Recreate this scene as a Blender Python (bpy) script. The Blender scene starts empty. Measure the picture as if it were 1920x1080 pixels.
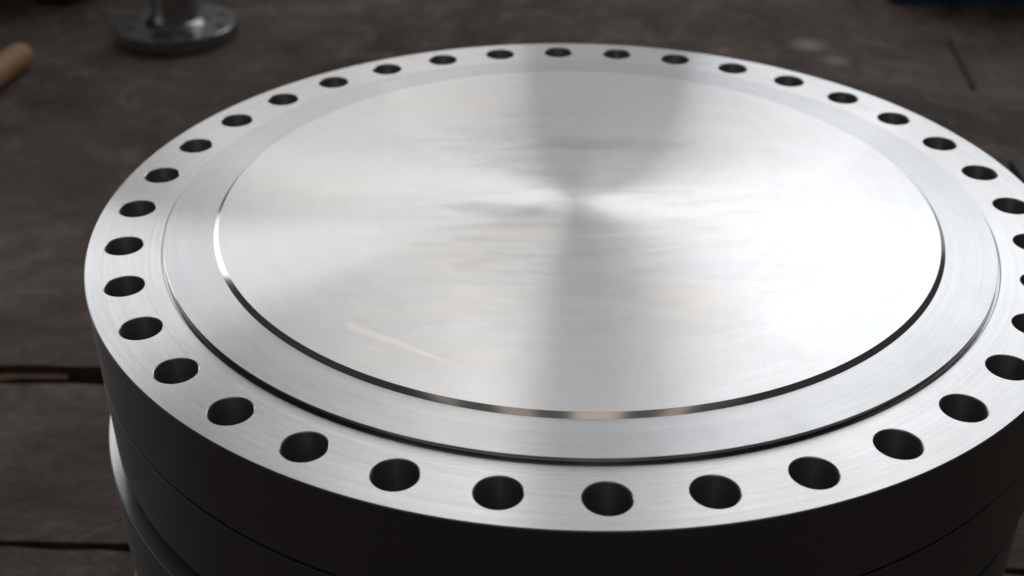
import bpy, bmesh, math, random
from mathutils import Vector, Matrix, noise

random.seed(7)
scene = bpy.context.scene
COL = scene.collection
R = math.radians

# ------------------------------------------------------------------ camera
S = 0.55                                    # bolt-circle radius of the big flange, metres
cd = bpy.data.cameras.new('camera')
cam = bpy.data.objects.new('camera', cd)
COL.objects.link(cam)
cam.location = (-0.0791, -1.36895, 0.71198)
cam.rotation_euler = (1.0253, 0.0, 0.0005)
cd.sensor_width = 36.0
cd.lens = 43.03
cd.clip_start = 0.05
cd.clip_end = 200.0
cd.dof.use_dof = True
cd.dof.focus_distance = 1.24
cd.dof.aperture_fstop = 4.1
scene.camera = cam

# ------------------------------------------------------------------ world: a dim workshop, no sky in view
w = bpy.data.worlds.new('World')
scene.world = w
w.use_nodes = True
bg = w.node_tree.nodes['Background']
bg.inputs['Color'].default_value = (0.95, 0.97, 1.0, 1)
bg.inputs['Strength'].default_value = 0.055

# ------------------------------------------------------------------ daylight through the tall windows of the workshop, with added fill lamps
def window_light(name, az0, az1, el0, el1, dist, radiance, color):
    """A rectangular lamp for a window of the hall, or added as fill, facing the flange."""
    y = dist
    x0, x1 = y*math.tan(R(az0)), y*math.tan(R(az1))
    d0 = y/math.cos(R((az0+az1)/2))
    z0, z1 = d0*math.tan(R(el0)), d0*math.tan(R(el1))
    l = bpy.data.lights.new(name, 'AREA')
    l.shape = 'RECTANGLE'
    l.size = x1-x0
    l.size_y = z1-z0
    l.energy = radiance*math.pi*l.size*l.size_y
    l.color = color
    o = bpy.data.objects.new(name, l)
    COL.objects.link(o)
    o.location = ((x0+x1)/2-0.08, y-1.37, (z0+z1)/2)
    o.rotation_euler = (R(-90), 0, 0)
    return o

window_light('window_light_right', 8.5, 19.5, 14, 35, 7.5, 2.35, (0.94, 0.965, 1.0))
window_light('window_light_far_right', 19.7, 40, 14, 35, 7.5, 1.55, (0.93, 0.96, 1.0))
window_light('window_light_right_top', 8.5, 40, 35.4, 50, 7.5, 1.50, (0.96, 0.975, 1.0))
window_light('pillar_fill_light', 0.9, 8.4, 12, 54, 7.5, 0.72, (0.96, 0.97, 1.0))  # added dim lamp over the pillar between windows, lightens the wedge reflection
window_light('window_light_centre', -7.2, 0.8, 12, 54, 7.5, 1.50, (0.995, 0.985, 0.975))
window_light('window_light_centre_left', -17.8, -7.4, 12, 54, 7.5, 1.02, (0.985, 0.985, 0.985))
window_light('window_light_left', -31, -19.8, 20, 32.5, 7.5, 1.9, (0.93, 0.94, 1.0))
window_light('overhead_fill_light', -34, 30, 58, 76, 3.4, 1.45, (0.96, 0.97, 1.0))  # added overhead lamp, brightens the dark wedge and near part of the plate
window_light('doorway_light', -54, -27, -4, 13, 7.5, 3.0, (0.95, 0.97, 1.0))

def back_light(name, x0, x1, z0, z1, y, radiance, color):
    """A dim lamp behind the photographer, for lit bays and an added wide fill, glinting in the step."""
    l = bpy.data.lights.new(name, 'AREA')
    l.shape = 'RECTANGLE'
    l.size, l.size_y = x1-x0, z1-z0
    l.energy = radiance*math.pi*l.size*l.size_y
    l.color = color
    o = bpy.data.objects.new(name, l)
    COL.objects.link(o)
    o.location = ((x0+x1)/2, y, (z0+z1)/2)
    o.rotation_euler = (R(90), 0, 0)
def side_light(name, x, y0, y1, z0, z1, radiance, color):
    l = bpy.data.lights.new(name, 'AREA')
    l.shape = 'RECTANGLE'
    l.size, l.size_y = y1-y0, z1-z0
    l.energy = radiance*math.pi*l.size*l.size_y
    l.color = color
    o = bpy.data.objects.new(name, l)
    COL.objects.link(o)
    o.location = (x, (y0+y1)/2, (z0+z1)/2)
    o.rotation_euler = (R(90), 0, R(-90))
side_light('side_fill_light', -6.5, -0.8, 2.6, -0.6, 0.5, 0.8, (0.97, 0.98, 1.0))  # added low lamp at left, lightens the crescent of the lower rim
back_light('back_fill_light', -4.5, 4.5, 2.8, 6.0, -3.0, 0.09, (1.0, 0.90, 0.82))  # added wide dim lamp, brightens the front of the inner step
for (x0, x1, k) in ((-0.10, 0.75, 0.75), (-1.45, -0.75, 0.42), (1.55, 2.05, 0.6), (-3.3, -2.5, 0.35)):
    back_light('back_bay_light', x0, x1, 3.0, 5.6, -2.6, k, (1.0, 0.90, 0.80))

scene.view_settings.view_transform = 'Standard'
scene.view_settings.look = 'None'
scene.view_settings.exposure = 0.0
scene.view_settings.gamma = 1.0
scene.view_settings.use_curve_mapping = False

# ------------------------------------------------------------------ helpers
def nm(mat):
    mat.use_nodes = True
    nt = mat.node_tree
    return nt, nt.nodes, nt.links, nt.nodes['Principled BSDF']

def node(nt, typ, **kw):
    n = nt.nodes.new(typ)
    for k, v in kw.items():
        setattr(n, k, v)
    return n

def math_n(nt, op, a, b=None, c=None, clamp=False):
    n = node(nt, 'ShaderNodeMath', operation=op, use_clamp=clamp)
    for i, v in enumerate((a, b, c)):
        if v is None:
            continue
        if isinstance(v, (int, float)):
            n.inputs[i].default_value = v
        else:
            nt.links.new(v, n.inputs[i])
    return n.outputs[0]

def ramp(nt, fac, stops):
    n = node(nt, 'ShaderNodeValToRGB')
    cr = n.color_ramp
    while len(cr.elements) < len(stops):
        cr.elements.new(0.5)
    for e, (p, c) in zip(cr.elements, stops):
        e.position = p
        e.color = c if len(c) == 4 else (*c, 1)
    nt.links.new(fac, n.inputs[0])
    return n.outputs[0]

def noise_n(nt, vec, scale, detail=4, rough=0.55, dist=0.0):
    n = node(nt, 'ShaderNodeTexNoise')
    n.inputs['Scale'].default_value = scale
    n.inputs['Detail'].default_value = detail
    n.inputs['Roughness'].default_value = rough
    n.inputs['Distortion'].default_value = dist
    if vec is not None:
        nt.links.new(vec, n.inputs['Vector'])
    return n.outputs['Fac']

def mixc(nt, fac, a, b, mode='MIX'):
    n = node(nt, 'ShaderNodeMix', data_type='RGBA', blend_type=mode)
    for sock, v in ((n.inputs[0], fac), (n.inputs[6], a), (n.inputs[7], b)):
        if isinstance(v, (int, float)):
            sock.default_value = v
        elif isinstance(v, tuple):
            sock.default_value = v if len(v) == 4 else (*v, 1)
        else:
            nt.links.new(v, sock)
    return n.outputs[2]

# ------------------------------------------------------------------ materials
def turned_steel(name, rough=0.34, aniso=0.92, gc_amt=0.3, g2r=0.05, slope=0.0, base=(0.62, 0.615, 0.61), smear=0.0, groove=0.25, streak_mark=False, wall=False):
    """Lathe-turned steel: concentric grooves spread reflections along the radius."""
    m = bpy.data.materials.new(name)
    nt, N, L, P = nm(m)
    tc = node(nt, 'ShaderNodeTexCoord')
    obj = tc.outputs['Object']
    sep = node(nt, 'ShaderNodeSeparateXYZ')
    L.new(obj, sep.inputs[0])
    x, y, z = sep.outputs
    r = math_n(nt, 'SQRT', math_n(nt, 'ADD', math_n(nt, 'MULTIPLY', x, x), math_n(nt, 'MULTIPLY', y, y)))
    rs = math_n(nt, 'MAXIMUM', r, 0.0005)
    ux, uy = math_n(nt, 'DIVIDE', x, rs), math_n(nt, 'DIVIDE', y, rs)
    # tangent (direction of the wide roughness): radial on the faces, axial on the walls
    comb = node(nt, 'ShaderNodeCombineXYZ')
    if wall:
        comb.inputs[2].default_value = 1.0
    else:
        L.new(ux, comb.inputs[0]); L.new(uy, comb.inputs[1])
    vt = node(nt, 'ShaderNodeVectorTransform', vector_type='VECTOR', convert_from='OBJECT', convert_to='WORLD')
    L.new(comb.outputs[0], vt.inputs[0])
    L.new(vt.outputs[0], P.inputs['Tangent'])
    # groove coordinates: slow round the axis, quick along the radius
    gc = node(nt, 'ShaderNodeCombineXYZ')
    L.new(math_n(nt, 'MULTIPLY', ux, 1.6), gc.inputs[0])
    L.new(math_n(nt, 'MULTIPLY', uy, 1.6), gc.inputs[1])
    L.new(math_n(nt, 'MULTIPLY', z if wall else r, 420.0), gc.inputs[2])
    g1 = noise_n(nt, gc.outputs[0], 1.0, 3, 0.6)
    gc2 = node(nt, 'ShaderNodeCombineXYZ')
    L.new(math_n(nt, 'MULTIPLY', ux, 3.2), gc2.inputs[0])
    L.new(math_n(nt, 'MULTIPLY', uy, 3.2), gc2.inputs[1])
    L.new(math_n(nt, 'MULTIPLY', z if wall else r, 60.0), gc2.inputs[2])
    g2 = noise_n(nt, gc2.outputs[0], 1.0, 4, 0.6)
    # handling marks: soft smudges and wipe smears
    sm = noise_n(nt, obj, 7.0, 5, 0.55, 0.8)
    sm2 = noise_n(nt, obj, 22.0, 2, 0.5, 0.6)
    rr = math_n(nt, 'MULTIPLY_ADD', math_n(nt, 'SUBTRACT', sm, 0.5), 0.06, rough)
    rr = math_n(nt, 'MULTIPLY_ADD', math_n(nt, 'SUBTRACT', sm2, 0.5), 0.03, rr)
    rr = math_n(nt, 'MULTIPLY_ADD', math_n(nt, 'SUBTRACT', g2, 0.5), g2r, rr)
    col = mixc(nt, math_n(nt, 'MULTIPLY', ramp(nt, g1, [(0.3, (0, 0, 0)), (0.75, (1, 1, 1))]), gc_amt), base, tuple(c*0.66 for c in base))
    col = mixc(nt, math_n(nt, 'MULTIPLY', ramp(nt, sm2, [(0.45, (0, 0, 0)), (0.75, (1, 1, 1))]), 0.12), col, (base[0]*0.86, base[1]*0.83, base[2]*0.79))
    col = mixc(nt, math_n(nt, 'MULTIPLY', ramp(nt, g2, [(0.45, (0, 0, 0)), (0.72, (1, 1, 1))]), g2r*3.0), col, tuple(c*0.74 for c in base))
    # tiny dark specks
    vor = node(nt, 'ShaderNodeTexVoronoi', feature='F1')
    vor.inputs['Scale'].default_value = 38.0
    L.new(obj, vor.inputs['Vector'])
    rnd = node(nt, 'ShaderNodeSeparateColor')
    L.new(vor.outputs['Color'], rnd.inputs[0])
    speck = math_n(nt, 'MULTIPLY', math_n(nt, 'LESS_THAN', vor.outputs['Distance'], 0.05), math_n(nt, 'GREATER_THAN', rnd.outputs[0], 0.90))
    col = mixc(nt, math_n(nt, 'MULTIPLY', speck, 0.22), col, (0.09, 0.08, 0.07))
    if smear > 0:
        # wiping swirls round the middle of the plate
        mp = node(nt, 'ShaderNodeMapping')
        mp.inputs['Scale'].default_value = (2.4, 10.5, 1)
        mp.inputs['Rotation'].default_value = (0, 0, R(8))
        L.new(obj, mp.inputs[0])
        sw = noise_n(nt, mp.outputs[0], 1.4, 5, 0.62, 1.6)
        near = ramp(nt, r, [(0.05, (1, 1, 1)), (0.36, (0, 0, 0))])
        k = math_n(nt, 'MULTIPLY', near, ramp(nt, sw, [(0.44, (0, 0, 0)), (0.64, (1, 1, 1))]))
        rr = math_n(nt, 'MULTIPLY_ADD', k, smear, rr)
        col = mixc(nt, math_n(nt, 'MULTIPLY', k, 0.30), col, (0.42, 0.41, 0.405))
        # faint oily tint
        oil = noise_n(nt, mp.outputs[0], 0.9, 3, 0.5, 0.8)
        col = mixc(nt, math_n(nt, 'MULTIPLY', ramp(nt, oil, [(0.50, (0, 0, 0)), (0.70, (1, 1, 1))]), 0.30), col, (0.66, 0.60, 0.53))
    if streak_mark:
        # wiped and dried patches, each with its own place on the plate
        for (mx, my, ma, lx, ly, mc, ms) in ((0.055, 0.168, -2, 0.150, 0.030, (0.44, 0.44, 0.46), 0.60), (-0.085, -0.030, -9, 0.120, 0.022, (0.40, 0.39, 0.385), 0.55),
                                             (0.115, -0.235, 12, 0.085, 0.055, (0.74, 0.65, 0.56), 0.32), (0.215, -0.205, 10, 0.05, 0.012, (0.78, 0.67, 0.54), 0.38),
                                             (0.215, 0.215, 0, 0.05, 0.03, (0.74, 0.66, 0.57), 0.3), (-0.14, -0.16, 6, 0.16, 0.09, (0.68, 0.64, 0.60), 0.3)):
            mp = node(nt, 'ShaderNodeMapping', vector_type='TEXTURE')
            mp.inputs['Location'].default_value = (mx, my, 0)
            mp.inputs['Rotation'].default_value = (0, 0, R(ma))
            mp.inputs['Scale'].default_value = (lx, ly, 1000)
            L.new(obj, mp.inputs[0])
            ln = node(nt, 'ShaderNodeVectorMath', operation='LENGTH')
            L.new(mp.outputs[0], ln.inputs[0])
            dd = math_n(nt, 'MULTIPLY_ADD', math_n(nt, 'SUBTRACT', noise_n(nt, obj, 14, 3, 0.55, 0.6), 0.5), 1.5, ln.outputs['Value'])
            kk = ramp(nt, dd, [(0.25, (1, 1, 1)), (1.0, (0, 0, 0))])
            col = mixc(nt, math_n(nt, 'MULTIPLY', kk, ms), col, mc)
        # a short pale dried wipe mark on the plate
        mp = node(nt, 'ShaderNodeMapping', vector_type='TEXTURE')
        mp.inputs['Location'].default_value = (-0.205, -0.318, 0)
        mp.inputs['Rotation'].default_value = (0, 0, math.atan2(-0.064, 0.102))
        L.new(obj, mp.inputs[0])
        s2 = node(nt, 'ShaderNodeSeparateXYZ')
        L.new(mp.outputs[0], s2.inputs[0])
        wob = math_n(nt, 'MULTIPLY_ADD', math_n(nt, 'SUBTRACT', noise_n(nt, obj, 30, 3), 0.5), 0.008, s2.outputs[1])
        width = math_n(nt, 'MULTIPLY_ADD', s2.outputs[0], -0.045, 0.0055)
        across = math_n(nt, 'SUBTRACT', 1.0, math_n(nt, 'DIVIDE', math_n(nt, 'ABSOLUTE', wob), math_n(nt, 'MAXIMUM', width, 0.0005)), clamp=True)
        along = math_n(nt, 'MULTIPLY', ramp(nt, math_n(nt, 'ADD', s2.outputs[0], 0.5), [(0.438, (0, 0, 0)), (0.446, (1, 1, 1))]), ramp(nt, math_n(nt, 'ADD', s2.outputs[0], 0.5), [(0.54, (1, 1, 1)), (0.60, (0, 0, 0))]))
        k = math_n(nt, 'MULTIPLY', math_n(nt, 'POWER', across, 0.5), along)
        col = mixc(nt, math_n(nt, 'MULTIPLY', k, 0.28), col, (0.92, 0.82, 0.77))
    L.new(col, P.inputs['Base Color'])
    P.inputs['Metallic'].default_value = 1.0
    if wall:
        P.inputs['Anisotropic'].default_value = aniso
    else:                                     # the last few turns at the middle are scuffed smooth
        L.new(ramp(nt, r, [(0.0, (0.3, 0.3, 0.3)), (0.06, (aniso, aniso, aniso))]), P.inputs['Anisotropic'])
    L.new(rr, P.inputs['Roughness'])
    b = node(nt, 'ShaderNodeBump')
    b.inputs['Strength'].default_value = groove
    b.inputs['Distance'].default_value = 0.0002
    L.new(g1, b.inputs['Height'])
    if slope > 0:
        # the flanks of the finest turning grooves: they lean inwards and outwards along the radius only
        def white(k):
            wn = node(nt, 'ShaderNodeTexWhiteNoise', noise_dimensions='1D')
            L.new(math_n(nt, 'MULTIPLY', r, k), wn.inputs['W'])
            return wn.outputs['Value']
        tri = math_n(nt, 'SUBTRACT', math_n(nt, 'ADD', white(911.0), white(1733.0)), 1.0)
        fade = ramp(nt, r, [(0.004, (0.25, 0.25, 0.25)), (0.05, (1, 1, 1))])
        sl = math_n(nt, 'MULTIPLY', math_n(nt, 'MULTIPLY', tri, slope), fade)
        sc = node(nt, 'ShaderNodeVectorMath', operation='SCALE')
        L.new(vt.outputs[0], sc.inputs[0]); L.new(sl, sc.inputs['Scale'])
        geo = node(nt, 'ShaderNodeNewGeometry')
        ad = node(nt, 'ShaderNodeVectorMath', operation='ADD')
        L.new(geo.outputs['Normal'], ad.inputs[0]); L.new(sc.outputs[0], ad.inputs[1])
        no = node(nt, 'ShaderNodeVectorMath', operation='NORMALIZE')
        L.new(ad.outputs[0], no.inputs[0])
        L.new(no.outputs[0], b.inputs['Normal'])
    L.new(b.outputs[0], P.inputs['Normal'])
    return m

M_RIM = turned_steel('turned_steel_rim', 0.21, 1.0, gc_amt=0.34, g2r=0.05, slope=0.26, groove=0.30)
M_RING = turned_steel('turned_steel_ring', 0.215, 1.0, gc_amt=0.2, g2r=0.03, slope=0.28, base=(0.55, 0.548, 0.55), groove=0.18)
M_FACE = turned_steel('turned_steel_face', 0.20, 1.0, gc_amt=0.12, g2r=0.012, slope=0.28, smear=0.05, groove=0.12, streak_mark=True)
M_WALL = turned_steel('turned_steel_wall', 0.14, 0.6, base=(0.52, 0.51, 0.50), groove=0.12, wall=True)
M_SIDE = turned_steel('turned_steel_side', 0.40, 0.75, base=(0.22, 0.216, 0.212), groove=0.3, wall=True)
M_BORE = turned_steel('drilled_bore_steel', 0.40, 0.6, base=(0.60, 0.59, 0.58), groove=0.4, wall=True)

M_LIP = turned_steel('broken_edge_steel', 0.35, 0.2, base=(0.6, 0.59, 0.58), groove=0.3, wall=True)

def simple(name, base, rough=0.6, metal=0.0, var=0.25, scale=14, bump=0.2, second=None, spec=0.5):
    m = bpy.data.materials.new(name)
    nt, N, L, P = nm(m)
    tc = node(nt, 'ShaderNodeTexCoord')
    n1 = noise_n(nt, tc.outputs['Object'], scale, 6, 0.6, 0.4)
    sec = second or tuple(c*(1-var*1.6) for c in base)
    col = mixc(nt, ramp(nt, n1, [(0.35, (0, 0, 0)), (0.68, (1, 1, 1))]), base, sec)
    L.new(col, P.inputs['Base Color'])
    P.inputs['Roughness'].default_value = rough
    P.inputs['Metallic'].default_value = metal
    P.inputs['Specular IOR Level'].default_value = spec
    b = node(nt, 'ShaderNodeBump')
    b.inputs['Strength'].default_value = bump
    b.inputs['Distance'].default_value = 0.004
    L.new(n1, b.inputs['Height'])
    L.new(b.outputs[0], P.inputs['Normal'])
    return m

def concrete(name, stains=True, k=1.0, seed=0.0):
    m = bpy.data.materials.new(name)
    nt, N, L, P = nm(m)
    geo = node(nt, 'ShaderNodeNewGeometry')
    off = node(nt, 'ShaderNodeVectorMath', operation='ADD')
    off.inputs[1].default_value = (seed, seed*0.7, 0)
    L.new(geo.outputs['Position'], off.inputs[0])
    pos = off.outputs[0]
    big = noise_n(nt, pos, 1.5, 5, 0.6, 0.6)
    mid = noise_n(nt, pos, 6.0, 7, 0.68, 1.2)
    mp = node(nt, 'ShaderNodeMapping')
    mp.inputs['Scale'].default_value = (1, 1.9, 1)
    L.new(pos, mp.inputs[0])
    fine = noise_n(nt, mp.outputs[0], 34.0, 6, 0.7)
    c1, c2, c3 = (0.175*k, 0.132*k, 0.107*k), (0.075*k, 0.056*k, 0.045*k), (0.28*k, 0.233*k, 0.198*k)
    col = mixc(nt, ramp(nt, big, [(0.35, (0, 0, 0)), (0.65, (1, 1, 1))]), c1, c2)
    col = mixc(nt, math_n(nt, 'MULTIPLY', ramp(nt, mid, [(0.50, (0, 0, 0)), (0.68, (1, 1, 1))]), 0.60), col, c3)
    col = mixc(nt, math_n(nt, 'MULTIPLY', ramp(nt, mid, [(0.30, (1, 1, 1)), (0.46, (0, 0, 0))]), 0.72), col, (0.05*k, 0.040*k, 0.033*k))
    col = mixc(nt, math_n(nt, 'MULTIPLY', ramp(nt, fine, [(0.35, (1, 1, 1)), (0.52, (0, 0, 0))]), 0.5), col, (0.06*k, 0.05*k, 0.043*k))
    if stains:
        for (sx, sy, sr, sc) in ((0.887, 2.459, 0.075, (0.44, 0.40, 0.37)), (0.940, 2.315, 0.055, (0.38, 0.35, 0.32)), (0.60, 2.40, 0.03, (0.36, 0.33, 0.30))):
            vm = node(nt, 'ShaderNodeVectorMath', operation='DISTANCE')
            L.new(geo.outputs['Position'], vm.inputs[0])
            vm.inputs[1].default_value = (sx, sy, -0.684)
            d = math_n(nt, 'MULTIPLY_ADD', math_n(nt, 'SUBTRACT', mid, 0.5), 0.09, vm.outputs['Value'])
            kk = ramp(nt, math_n(nt, 'DIVIDE', d, sr), [(0.1, (1, 1, 1)), (1.0, (0, 0, 0))])
            col = mixc(nt, math_n(nt, 'MULTIPLY', kk, 0.8), col, sc)
    L.new(col, P.inputs['Base Color'])
    P.inputs['Roughness'].default_value = 0.78
    P.inputs['Specular IOR Level'].default_value = 0.3
    h = math_n(nt, 'MULTIPLY_ADD', fine, 0.35, mid)
    b = node(nt, 'ShaderNodeBump')
    b.inputs['Strength'].default_value = 0.7
    b.inputs['Distance'].default_value = 0.010
    L.new(h, b.inputs['Height'])
    L.new(b.outputs[0], P.inputs['Normal'])
    return m

M_CONC = concrete('dusty_concrete')
M_CONC2 = concrete('stained_rough_concrete', stains=False, k=0.85, seed=4.3)
M_SOIL = simple('oily_dirt', (0.035, 0.028, 0.022), 0.9, var=0.4, scale=9)
M_WOOD = simple('bare_wood', (0.55, 0.33, 0.17), 0.6, var=0.3, scale=9, second=(0.40, 0.225, 0.11))
M_RUST = simple('rusty_steel', (0.16, 0.075, 0.03), 0.75, var=0.4, scale=22, second=(0.09, 0.05, 0.03))
M_DARK = simple('dark_greasy_iron', (0.05, 0.047, 0.045), 0.5, 0.4, 0.4, 12)
M_BLUE = simple('blue_machine_paint', (0.02, 0.10, 0.26), 0.4, var=0.25, scale=8, bump=0.05)
M_GREY = simple('machined_grey_steel', (0.40, 0.40, 0.40), 0.30, 1.0, 0.2, 20, bump=0.05)
M_ROD = simple('black_steel_rod', (0.045, 0.036, 0.028), 0.6, 0.3, 0.3, 15)

def link(name, me, mat=None, parent=None, kind=None, label=None, cat=None, group=None):
    o = bpy.data.objects.new(name, me)
    COL.objects.link(o)
    if mat is not None and me is not None and not me.materials:
        me.materials.append(mat)
    if parent is not None:
        o.parent = parent
    for k, v in (('kind', kind), ('label', label), ('category', cat), ('group', group)):
        if v:
            o[k] = v
    return o

def finish(bm, name, sharp=28.0, merge=1e-5):
    if merge:
        bmesh.ops.remove_doubles(bm, verts=bm.verts, dist=merge)
    bmesh.ops.recalc_face_normals(bm, faces=bm.faces)
    for f in bm.faces:
        f.smooth = True
    for e in bm.edges:
        if len(e.link_faces) == 2 and e.calc_face_angle(0.0) > R(sharp):
            e.smooth = False
    me = bpy.data.meshes.new(name)
    bm.to_mesh(me)
    bm.free()
    return me

def box_bm(bm, x0, x1, y0, y1, z0, z1, bev=0.0):
    g = bmesh.ops.create_cube(bm, size=1.0)
    for v in g['verts']:
        v.co = Vector((x0 if v.co.x < 0 else x1, y0 if v.co.y < 0 else y1, z0 if v.co.z < 0 else z1))
    if bev:
        es = list({e for v in g['verts'] for e in v.link_edges})
        bmesh.ops.bevel(bm, geom=es, offset=bev, segments=2, affect='EDGES', profile=0.6)

def lathe(bm, prof, n, cap=False):
    """Revolve an open (r, z) profile round Z."""
    rings = []
    for (r_, z_) in prof:
        if r_ < 1e-6:
            rings.append([bm.verts.new((0, 0, z_))])
        else:
            rings.append([bm.verts.new((r_*math.cos(2*math.pi*i/n), r_*math.sin(2*math.pi*i/n), z_)) for i in range(n)])
    for a, b in zip(rings, rings[1:]):
        for i in range(n):
            j = (i+1) % n
            if len(a) == 1:
                bm.faces.new((a[0], b[i], b[j]))
            elif len(b) == 1:
                bm.faces.new((a[i], a[j], b[0]))
            else:
                bm.faces.new((a[i], a[j], b[j], b[i]))
    return rings

# ------------------------------------------------------------------ ground
FZ = -0.6815
bm = bmesh.new()
bmesh.ops.create_grid(bm, x_segments=8, y_segments=8, size=20)
floor = link('floor', finish(bm, 'floor'), M_SOIL, kind='structure')
floor.location = (0, 2, FZ-0.11)

def slab(x0, x1, y0, y1, dz, mat, seed, tilt=0.0, chip=0.006):
    """A cast slab: top sheet with worn uneven edges and real side faces."""
    nx = max(6, int((x1-x0)/0.07))
    ny = max(4, int((y1-y0)/0.25))
    bm = bmesh.new()
    rows = []
    for j in range(ny+1):
        row = []
        for i in range(nx+1):
            x = x0+(x1-x0)*i/nx
            y = y0+(y1-y0)*j/ny
            n1 = noise.noise(Vector((x*7+seed, y*7, seed)))
            n2 = noise.noise(Vector((x*23+seed, y*23, seed+9)))
            edge = j in (0, ny)
            yy = y+((1 if j == 0 else -1)*(chip*(abs(n1)*1.1+abs(n2)*0.8+max(0.0, noise.noise(Vector((x*2.3+seed, 3.1, seed))))*1.2)) if edge else 0)+tilt*x
            zz = dz + n1*0.0015 - (0.004+0.006*max(0, n2) if edge else 0)
            row.append(bm.verts.new((x, yy, FZ+zz)))
        rows.append(row)
    for j in range(ny):
        for i in range(nx):
            bm.faces.new((rows[j][i], rows[j][i+1], rows[j+1][i+1], rows[j+1][i]))
    loop = rows[0] + [rows[j][-1] for j in range(1, ny+1)] + rows[-1][-2::-1] + [rows[j][0] for j in range(ny-1, 0, -1)]
    low = [bm.verts.new((v.co.x, v.co.y, FZ-0.105)) for v in loop]
    n = len(loop)
    for i in range(n):
        j = (i+1) % n
        bm.faces.new((loop[j], loop[i], low[i], low[j]))
    me = finish(bm, 'slab', 40, 0)
    o = link('concrete_slab', me, mat, parent=floor)
    o.matrix_parent_inverse = floor.matrix_basis.inverted()
    return o

T = -0.035        # the rows run a little askew to the picture
rows_y = [(-4.0, -2.2, -0.002), (-2.19, -1.0, 0.0), (-0.985, -0.46, -0.003), (-0.448, 0.094, -0.001), (0.099, 0.556, -0.006),
          (0.598, 4.6, 0.0), (4.61, 9.6, 0.002)]
for k, (a, b, dz) in enumerate(rows_y):
    xs = [-9.0, -2.95+0.3*(k % 3), 0.18-0.22*(k % 2), 2.85+0.25*(k % 3), 9.0] if k < 5 else [-9.0, -3.2, 3.4, 9.0]
    for i in range(len(xs)-1):
        slab(xs[i]+0.004, xs[i+1]-0.004, a, b, dz, M_CONC2 if (k in (3, 4)) else M_CONC, k*5.1+i*1.7, T, 0.016 if k in (3, 4) else 0.006)

# ------------------------------------------------------------------ the big blind flanges
RO, R1, R2, R2B = 1.077*S, 0.9138*S, 0.7986*S, 0.8084*S
H1, H2, TH = 0.0105*S, 0.0086*S, 0.1892*S
HR = 0.0410*S
NH = 36
PH = 1.5782

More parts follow.
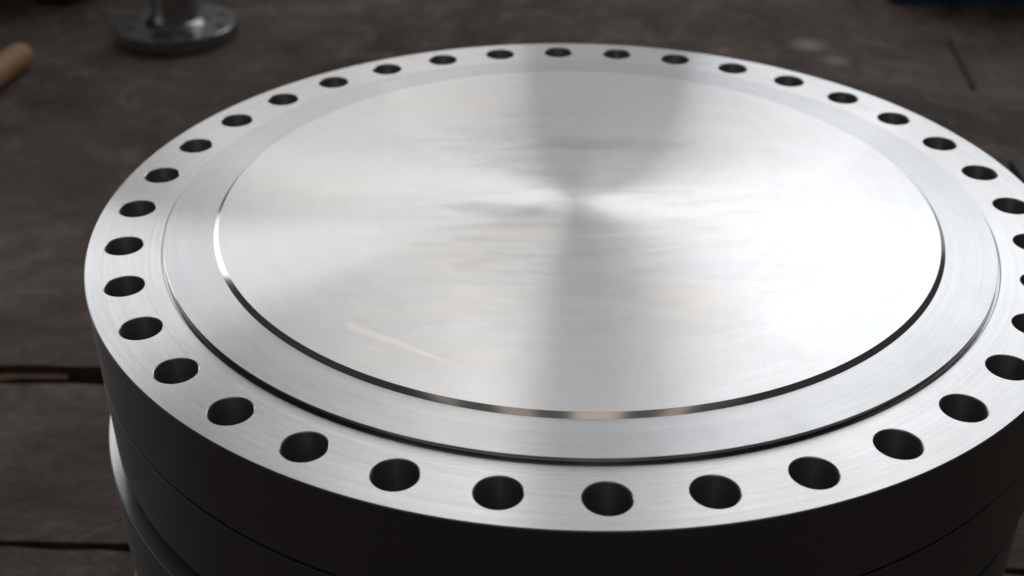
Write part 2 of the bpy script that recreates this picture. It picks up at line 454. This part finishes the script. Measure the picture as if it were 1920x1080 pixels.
CH = 0.0011                                   # edge break
def body_mesh(solid_bores):
    bm = bmesh.new()
    m = 8
    ri = R1+0.0042
    ztop = 0.0
    def ring_pt(r_, a, z_):
        return bm.verts.new((r_*math.cos(a), r_*math.sin(a), z_))
    ro = RO-CH
    for s in range(NH):
        ac = PH - s*2*math.pi/NH
        h = math.pi/NH
        path = []
        for i in range(m): path.append((ri, ac-h+2*h*i/m))
        for i in range(m): path.append((ri+(ro-ri)*i/m, ac+h))
        for i in range(m): path.append((ro, ac+h-2*h*i/m))
        for i in range(m): path.append((ro-(ro-ri)*i/m, ac-h))
        c = Vector((S*math.cos(ac), S*math.sin(ac), 0))
        a0 = math.atan2(ri*math.sin(ac-h)-c.y, ri*math.cos(ac-h)-c.x)
        n = len(path)
        for z_, flip in ((0.0, False), (-TH, True)):
            outer = [ring_pt(r_, a, z_) for (r_, a) in path]
            hole = []
            for (r_, a) in path:
                p = Vector((r_*math.cos(a), r_*math.sin(a), 0))-c
                t = math.atan2(p.y, p.x)
                hole.append((t))
            # unwrap and even the hole angles out
            un = [hole[0]]
            for t in hole[1:]:
                while t-un[-1] > math.pi: t -= 2*math.pi
                while t-un[-1] < -math.pi: t += 2*math.pi
                un.append(t)
            sgn = 1 if un[-1] > un[0] else -1
            ev = [un[0]+sgn*2*math.pi*i/n for i in range(n)]
            hv = [bm.verts.new((c.x+(HR+0.0008)*math.cos(t), c.y+(HR+0.0008)*math.sin(t), z_)) for t in ev]
            for i in range(n):
                j = (i+1) % n
                bm.faces.new((outer[i], outer[j], hv[j], hv[i]))
            if solid_bores and not flip:
                lo = [bm.verts.new((v.co.x, v.co.y, -TH)) for v in hv]
                for i in range(n):
                    j = (i+1) % n
                    bm.faces.new((hv[i], hv[j], lo[j], lo[i]))
    # rim wall with broken edges
    nseg = NH*8
    a_off = PH-math.pi/NH
    if solid_bores:
        rb = RO-0.0006
        prof = [(ro, 0.0), (RO, -CH), (RO, -TH+0.0006), (rb, -TH)]
    else:                                     # shallow rabbet added round the topmost one's back, shaped to darken the seam
        rb = RO-0.008
        prof = [(ro, 0.0), (RO, -CH), (RO, -TH+0.0036), (rb, -TH+0.0036), (rb, -TH)]
    rings = [[bm.verts.new((r_*math.cos(a_off+2*math.pi*i/nseg), r_*math.sin(a_off+2*math.pi*i/nseg), z_)) for i in range(nseg)] for (r_, z_) in prof]
    wall_faces = []
    for a, b in zip(rings, rings[1:]):
        for i in range(nseg):
            j = (i+1) % nseg
            wall_faces.append(bm.faces.new((a[i], a[j], b[j], b[i])))
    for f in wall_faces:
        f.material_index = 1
    # the step from the lower outline of the wall to the back sheet is closed by merging the outlines
    for v in bm.verts:
        if abs(v.co.z+TH) < 1e-6:
            rr = math.hypot(v.co.x, v.co.y)
            if abs(rr-ro) < 1e-6:
                k = rb/rr
                v.co.x *= k; v.co.y *= k
    # added groove at the ring's foot, shaped to give the wall's dark reflection band
    gp = [(ri, 0.0), (ri-0.0006, -0.0006), (ri-0.0008, -0.0044), (R1-0.006, -0.0044)]
    gr = [[bm.verts.new((r_*math.cos(a_off+2*math.pi*i/nseg), r_*math.sin(a_off+2*math.pi*i/nseg), z_)) for i in range(nseg)] for (r_, z_) in gp]
    for a, b in zip(gr, gr[1:]):
        for i in range(nseg):
            j = (i+1) % nseg
            bm.faces.new((a[i], a[j], b[j], b[i]))
    # back sheet middle
    cen = bm.verts.new((0, 0, -TH))
    inner = [bm.verts.new((ri*math.cos(a_off+2*math.pi*i/nseg), ri*math.sin(a_off+2*math.pi*i/nseg), -TH)) for i in range(nseg)]
    for i in range(nseg):
        bm.faces.new((cen, inner[i], inner[(i+1) % nseg]))
    bmesh.ops.remove_doubles(bm, verts=bm.verts, dist=2e-6)
    bmesh.ops.recalc_face_normals(bm, faces=bm.faces)
    for f in bm.faces:
        f.smooth = True
    for e in bm.edges:
        if len(e.link_faces) == 2 and e.calc_face_angle(0.0) > R(25):
            e.smooth = False
    me = bpy.data.meshes.new('flange_body')
    bm.to_mesh(me)
    bm.free()
    me.materials.append(M_RIM)
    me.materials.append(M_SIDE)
    return me

def ring_mesh():
    """Raised ring: a low drum with a fillet at its foot; the disc on it covers the middle."""
    bm = bmesh.new()
    c = 0.0004
    rings = lathe(bm, [(R2-0.006, H1), (R1-c, H1), (R1, H1-c), (R1, -0.0040), (R1+0.0004, -0.00435)], 288)
    me = finish(bm, 'raised_ring', 25, 0)
    me.materials.append(M_RING); me.materials.append(M_WALL)
    for p in me.polygons:
        if p.normal.z < 0.9:
            p.material_index = 1
    return me

def disc_mesh():
    bm = bmesh.new()
    c = 0.0004
    z = H1+H2
    lathe(bm, [(0, z), (0.02, z), (0.10, z), (0.22, z), (R2-0.0002, z), (R2, z-0.0002), (R2B, H1+0.00005)], 288)
    me = finish(bm, 'raised_disc', 25, 0)
    me.materials.append(M_FACE); me.materials.append(M_WALL)
    for p in me.polygons:
        if p.normal.z < 0.9:
            p.material_index = 1
    return me

def bore_mesh(seed):
    """The drilled wall of one bolt hole with its broken, slightly burred lip."""
    bm = bmesh.new()
    rnd = random.Random(seed)
    n = 32
    prof = [(HR+0.0008, 0.0), (HR, -0.0008), (HR, -0.02), (HR, -0.06), (HR, -TH+0.0008), (HR+0.0006, -TH)]
    rings = []
    for k, (r_, z_) in enumerate(prof):
        ring = []
        for i in range(n):
            t = 2*math.pi*i/n
            rr = r_
            if k == 1:
                rr += rnd.uniform(-0.0005, 0.00015)
            ring.append(bm.verts.new((rr*math.cos(t), rr*math.sin(t), z_)))
        rings.append(ring)
    for a, b in zip(rings, rings[1:]):
        for i in range(n):
            j = (i+1) % n
            bm.faces.new((a[i], b[i], b[j], a[j]))
    bm.normal_update()
    for f in bm.faces:
        f.smooth = True
    for e in bm.edges:
        if len(e.link_faces) == 2 and e.calc_face_angle(0.0) > R(25):
            e.smooth = False
    for k, f in enumerate(bm.faces):
        f.material_index = 1 if k < n else 0
    me = bpy.data.meshes.new('bolt_hole')
    bm.to_mesh(me)
    bm.free()
    me.materials.append(M_BORE); me.materials.append(M_LIP)
    return me

ME_BODY, ME_BODY2, ME_RING, ME_DISC = body_mesh(False), body_mesh(True), ring_mesh(), disc_mesh()
ME_BORES = [bore_mesh(k) for k in range(4)]

def flange(z, flipped, dx, dy, rot, label, bores):
    t = link('blind_flange', None, label=label, cat='flange', group='big blind flanges stacked in one pile')
    t.location = (dx, dy, z)
    t.rotation_euler = (math.pi if flipped else 0, 0, rot)
    link('flange_body', ME_BODY if bores else ME_BODY2, parent=t)
    link('raised_ring', ME_RING, parent=t)
    link('raised_disc', ME_DISC, parent=t)
    if bores:
        for s in range(NH):
            a = PH-s*2*math.pi/NH
            o = link('bolt_hole', ME_BORES[s % 4], M_BORE, parent=t)
            o.location = (S*math.cos(a), S*math.sin(a), 0)
            o.rotation_euler = (0, 0, a+s*1.3)
    return t

HH = H1+H2
G = 0.0006
GRP = [(0.0, False, 0.0, 0.0, 0, 'topmost blind flange of the stack, bright turned face up, ring of thirty-six bolt holes', True),
       (-2*TH-G, True, 0.0, 0.0, 3, 'second blind flange from the top, its plain back against the topmost one', False),
       (-2*TH-2*HH-2*G, False, -0.0090, -0.007, 5, 'third blind flange down, its pale rim showing as a crescent at lower left', False),
       (-4*TH-2*HH-3*G, True, -0.008, -0.006, 1, 'fourth blind flange down, dark side wall under the pale crescent', False),
       (-4*TH-4*HH-4*G, False, -0.013, -0.008, 7, 'fifth blind flange down, a sliver of its rim at the bottom left edge', False),
       (-6*TH-4*HH-5*G, True, -0.003, -0.006, 2, 'lowest blind flange of the stack, lying on the concrete slabs', False)]
for (z, fl, dx, dy, rot, label, bores) in GRP:
    flange(z, fl, dx, dy, R(rot), label, bores)

# ------------------------------------------------------------------ things on the floor behind
# neck flange standing on the slabs
def neck_flange(x, y, rot):
    t = link('neck_flange', None, label='small grey neck flange with a hub, blurred on the floor behind', cat='flange')
    t.location = (x, y, FZ+0.002)
    t.rotation_euler = (0, 0, rot)
    RD, TD, RB, HB = 0.197, 0.046, 0.155, 0.015
    bm = bmesh.new()
    lathe(bm, [(0.05, 0.0), (RD-0.002, 0.0), (RD, 0.002), (RD, TD-0.003), (RD-0.003, TD), (0.10, TD), (0.05, TD)], 96)
    link('plate', finish(bm, 'plate'), M_GREY, parent=t)
    bm = bmesh.new()
    lathe(bm, [(0.102, TD+0.0005), (0.096, TD+0.008), (0.080, TD+0.016), (0.072, TD+0.05), (0.072, TD+0.12), (0.066, TD+0.128), (0.054, TD+0.128), (0.052, TD+0.10), (0.052, 0.004)], 64)
    link('hub', finish(bm, 'hub'), M_GREY, parent=t)
    bm = bmesh.new()
    lathe(bm, [(0.0, 0.0), (HB, 0.0), (HB+0.001, 0.0012), (HB-0.002, 0.0016), (0.0, 0.0008)], 20)
    hole = finish(bm, 'bolt_hole', 20)  # no hole is cut: a thin disc with the shade put into its dark colour
    for k in range(8):
        a = 2*math.pi*(k+0.5)/8
        o = link('bolt_hole', hole, M_DARK, parent=t)
        o.location = (RB*math.cos(a), RB*math.sin(a), TD-0.0002)
neck_flange(-1.19, 2.545, R(8))

# bare wooden pole end
bm = bmesh.new()
prof = [(0.0, 0.0), (0.026, 0.0), (0.033, 0.004), (0.037, 0.014), (0.039, 0.05), (0.040, 0.3), (0.041, 0.9), (0.038, 0.905), (0.0, 0.905)]
lathe(bm, prof, 28)
for v in bm.verts:
    k = noise.noise(v.co*9)
    v.co.x += k*0.0025; v.co.y += noise.noise(v.co*9+Vector((5, 3, 1)))*0.0025
po = link('wooden_pole', finish(bm, 'wooden_pole', 40), M_WOOD, label='tan wooden pole end poking in at the upper left edge', cat='pole')
d = Vector((-0.13, -0.99, 0)).normalized()
po.matrix_world = Matrix.Translation((-1.60, 2.265, FZ+0.043)) @ d.to_track_quat('Z', 'Y').to_matrix().to_4x4()

# thin rod lying on the floor at the right
def rod(name, pts, rad, mat, label, cat):
    bm = bmesh.new()
    n = 10
    rings = []
    for i, p in enumerate(pts):
        p = Vector(p)
        a = Vector(pts[max(0, i-1)]); b = Vector(pts[min(len(pts)-1, i+1)])
        q = (b-a).to_track_quat('Z', 'Y')
        rings.append([bm.verts.new(p+q @ Vector((rad*math.cos(2*math.pi*k/n), rad*math.sin(2*math.pi*k/n), 0))) for k in range(n)])
    for a, b in zip(rings, rings[1:]):
        for k in range(n):
            j = (k+1) % n
            bm.faces.new((a[k], a[j], b[j], b[k]))
    bm.faces.new(rings[0][::-1]); bm.faces.new(rings[-1])
    return link(name, finish(bm, name, 40), mat, label=label, cat=cat)
zr = FZ+0.008
rod('steel_rod', [(1.352, 2.485, zr+0.004), (1.347, 2.45, zr), (1.338, 2.36, zr), (1.322, 2.22, zr), (1.300, 2.075, zr)], 0.0062, M_ROD,
    'thin dark rod lying on the floor at upper right', 'rod')

# rusty offcut in the joint between the slabs
bm = bmesh.new()
rows = []
for i in range(19):
    x = -1.20+0.24*i/18
    yc = 0.566+0.035*1.09 + 0.006*noise.noise(Vector((x*14, 0, 2))) + 0.008*(i/18)
    wd = 0.010*(1-0.5*(i/18))+0.003*noise.noise(Vector((x*30, 4, 0)))
    zc = FZ-0.014+0.006*noise.noise(Vector((x*11, 7, 0)))
    rows.append([bm.verts.new((x, yc-wd, zc)), bm.verts.new((x, yc+wd, zc+0.003)), bm.verts.new((x, yc+wd, zc-0.004)), bm.verts.new((x, yc-wd, zc-0.007))])
for a, b in zip(rows, rows[1:]):
    for k in range(4):
        j = (k+1) % 4
        bm.faces.new((a[k], a[j], b[j], b[k]))
bm.faces.new(rows[0]); bm.faces.new(rows[-1][::-1])
link('rusty_strip', finish(bm, 'rusty_strip', 40), M_RUST, label='orange rusty steel strip lying in the dark floor joint at left', cat='strip')

# blue box at the upper right edge
t = link('blue_bin', None, label='blue painted steel bin, only its bottom edge in view at upper right', cat='bin')
t.location = (1.27, 2.90, FZ+0.004)
bm = bmesh.new(); box_bm(bm, 0, 1.5, 0, 0.8, 0.03, 0.50, 0.006)
link('box_body', finish(bm, 'box_body'), M_BLUE, parent=t)
for k in range(4):
    bm = bmesh.new(); box_bm(bm, 0.10+0.42*k, 0.14+0.42*k, -0.014, 0.002, 0.06, 0.47, 0.004)
    link('rib', finish(bm, 'rib'), M_BLUE, parent=t)
bm = bmesh.new(); box_bm(bm, -0.012, 1.512, -0.020, 0.82, 0.0, 0.032, 0.004)
link('base_skid', finish(bm, 'base_skid'), M_BLUE, parent=t)

# dark machine base at the upper left
t = link('machine_base', None, label='black iron machine base at the upper left edge, mostly out of frame', cat='machine')
t.location = (-2.42, 2.90, FZ+0.004)
bm = bmesh.new(); box_bm(bm, 0, 0.86, 0.02, 0.9, 0.04, 0.62, 0.012)
link('casting', finish(bm, 'casting'), M_DARK, parent=t)
bm = bmesh.new(); box_bm(bm, 0.04, 0.80, 0.10, 0.86, 0.622, 1.62, 0.03)  # unseen upper part, made tall to cast shade on the left floor
link('column', finish(bm, 'column'), M_DARK, parent=t)
for k, xx in enumerate((0.08, 0.66)):
    bm = bmesh.new(); box_bm(bm, xx, xx+0.12, -0.05, 0.10, 0.0, 0.045, 0.006)
    f = link('foot', finish(bm, 'foot'), M_DARK, parent=t)
    bm = bmesh.new(); lathe(bm, [(0, 0.022), (0.016, 0.022), (0.018, 0.018), (0.018, 0), (0, 0)], 6)
    b = link('bolt', finish(bm, 'bolt', 20), M_GREY, parent=f)
    b.location = (xx+0.06, -0.02, 0.046)

# low dark plate peeping out behind the big flange at the right
bm = bmesh.new(); box_bm(bm, 0, 0.9, 0, 0.34, 0, 0.022, 0.004)
o = link('steel_plate', finish(bm, 'steel_plate'), M_DARK, label='dark flat steel plate on the floor at the right edge behind the flange', cat='plate')
o.location = (1.20, 1.20, FZ+0.004)
o.rotation_euler = (0, 0, R(-3))
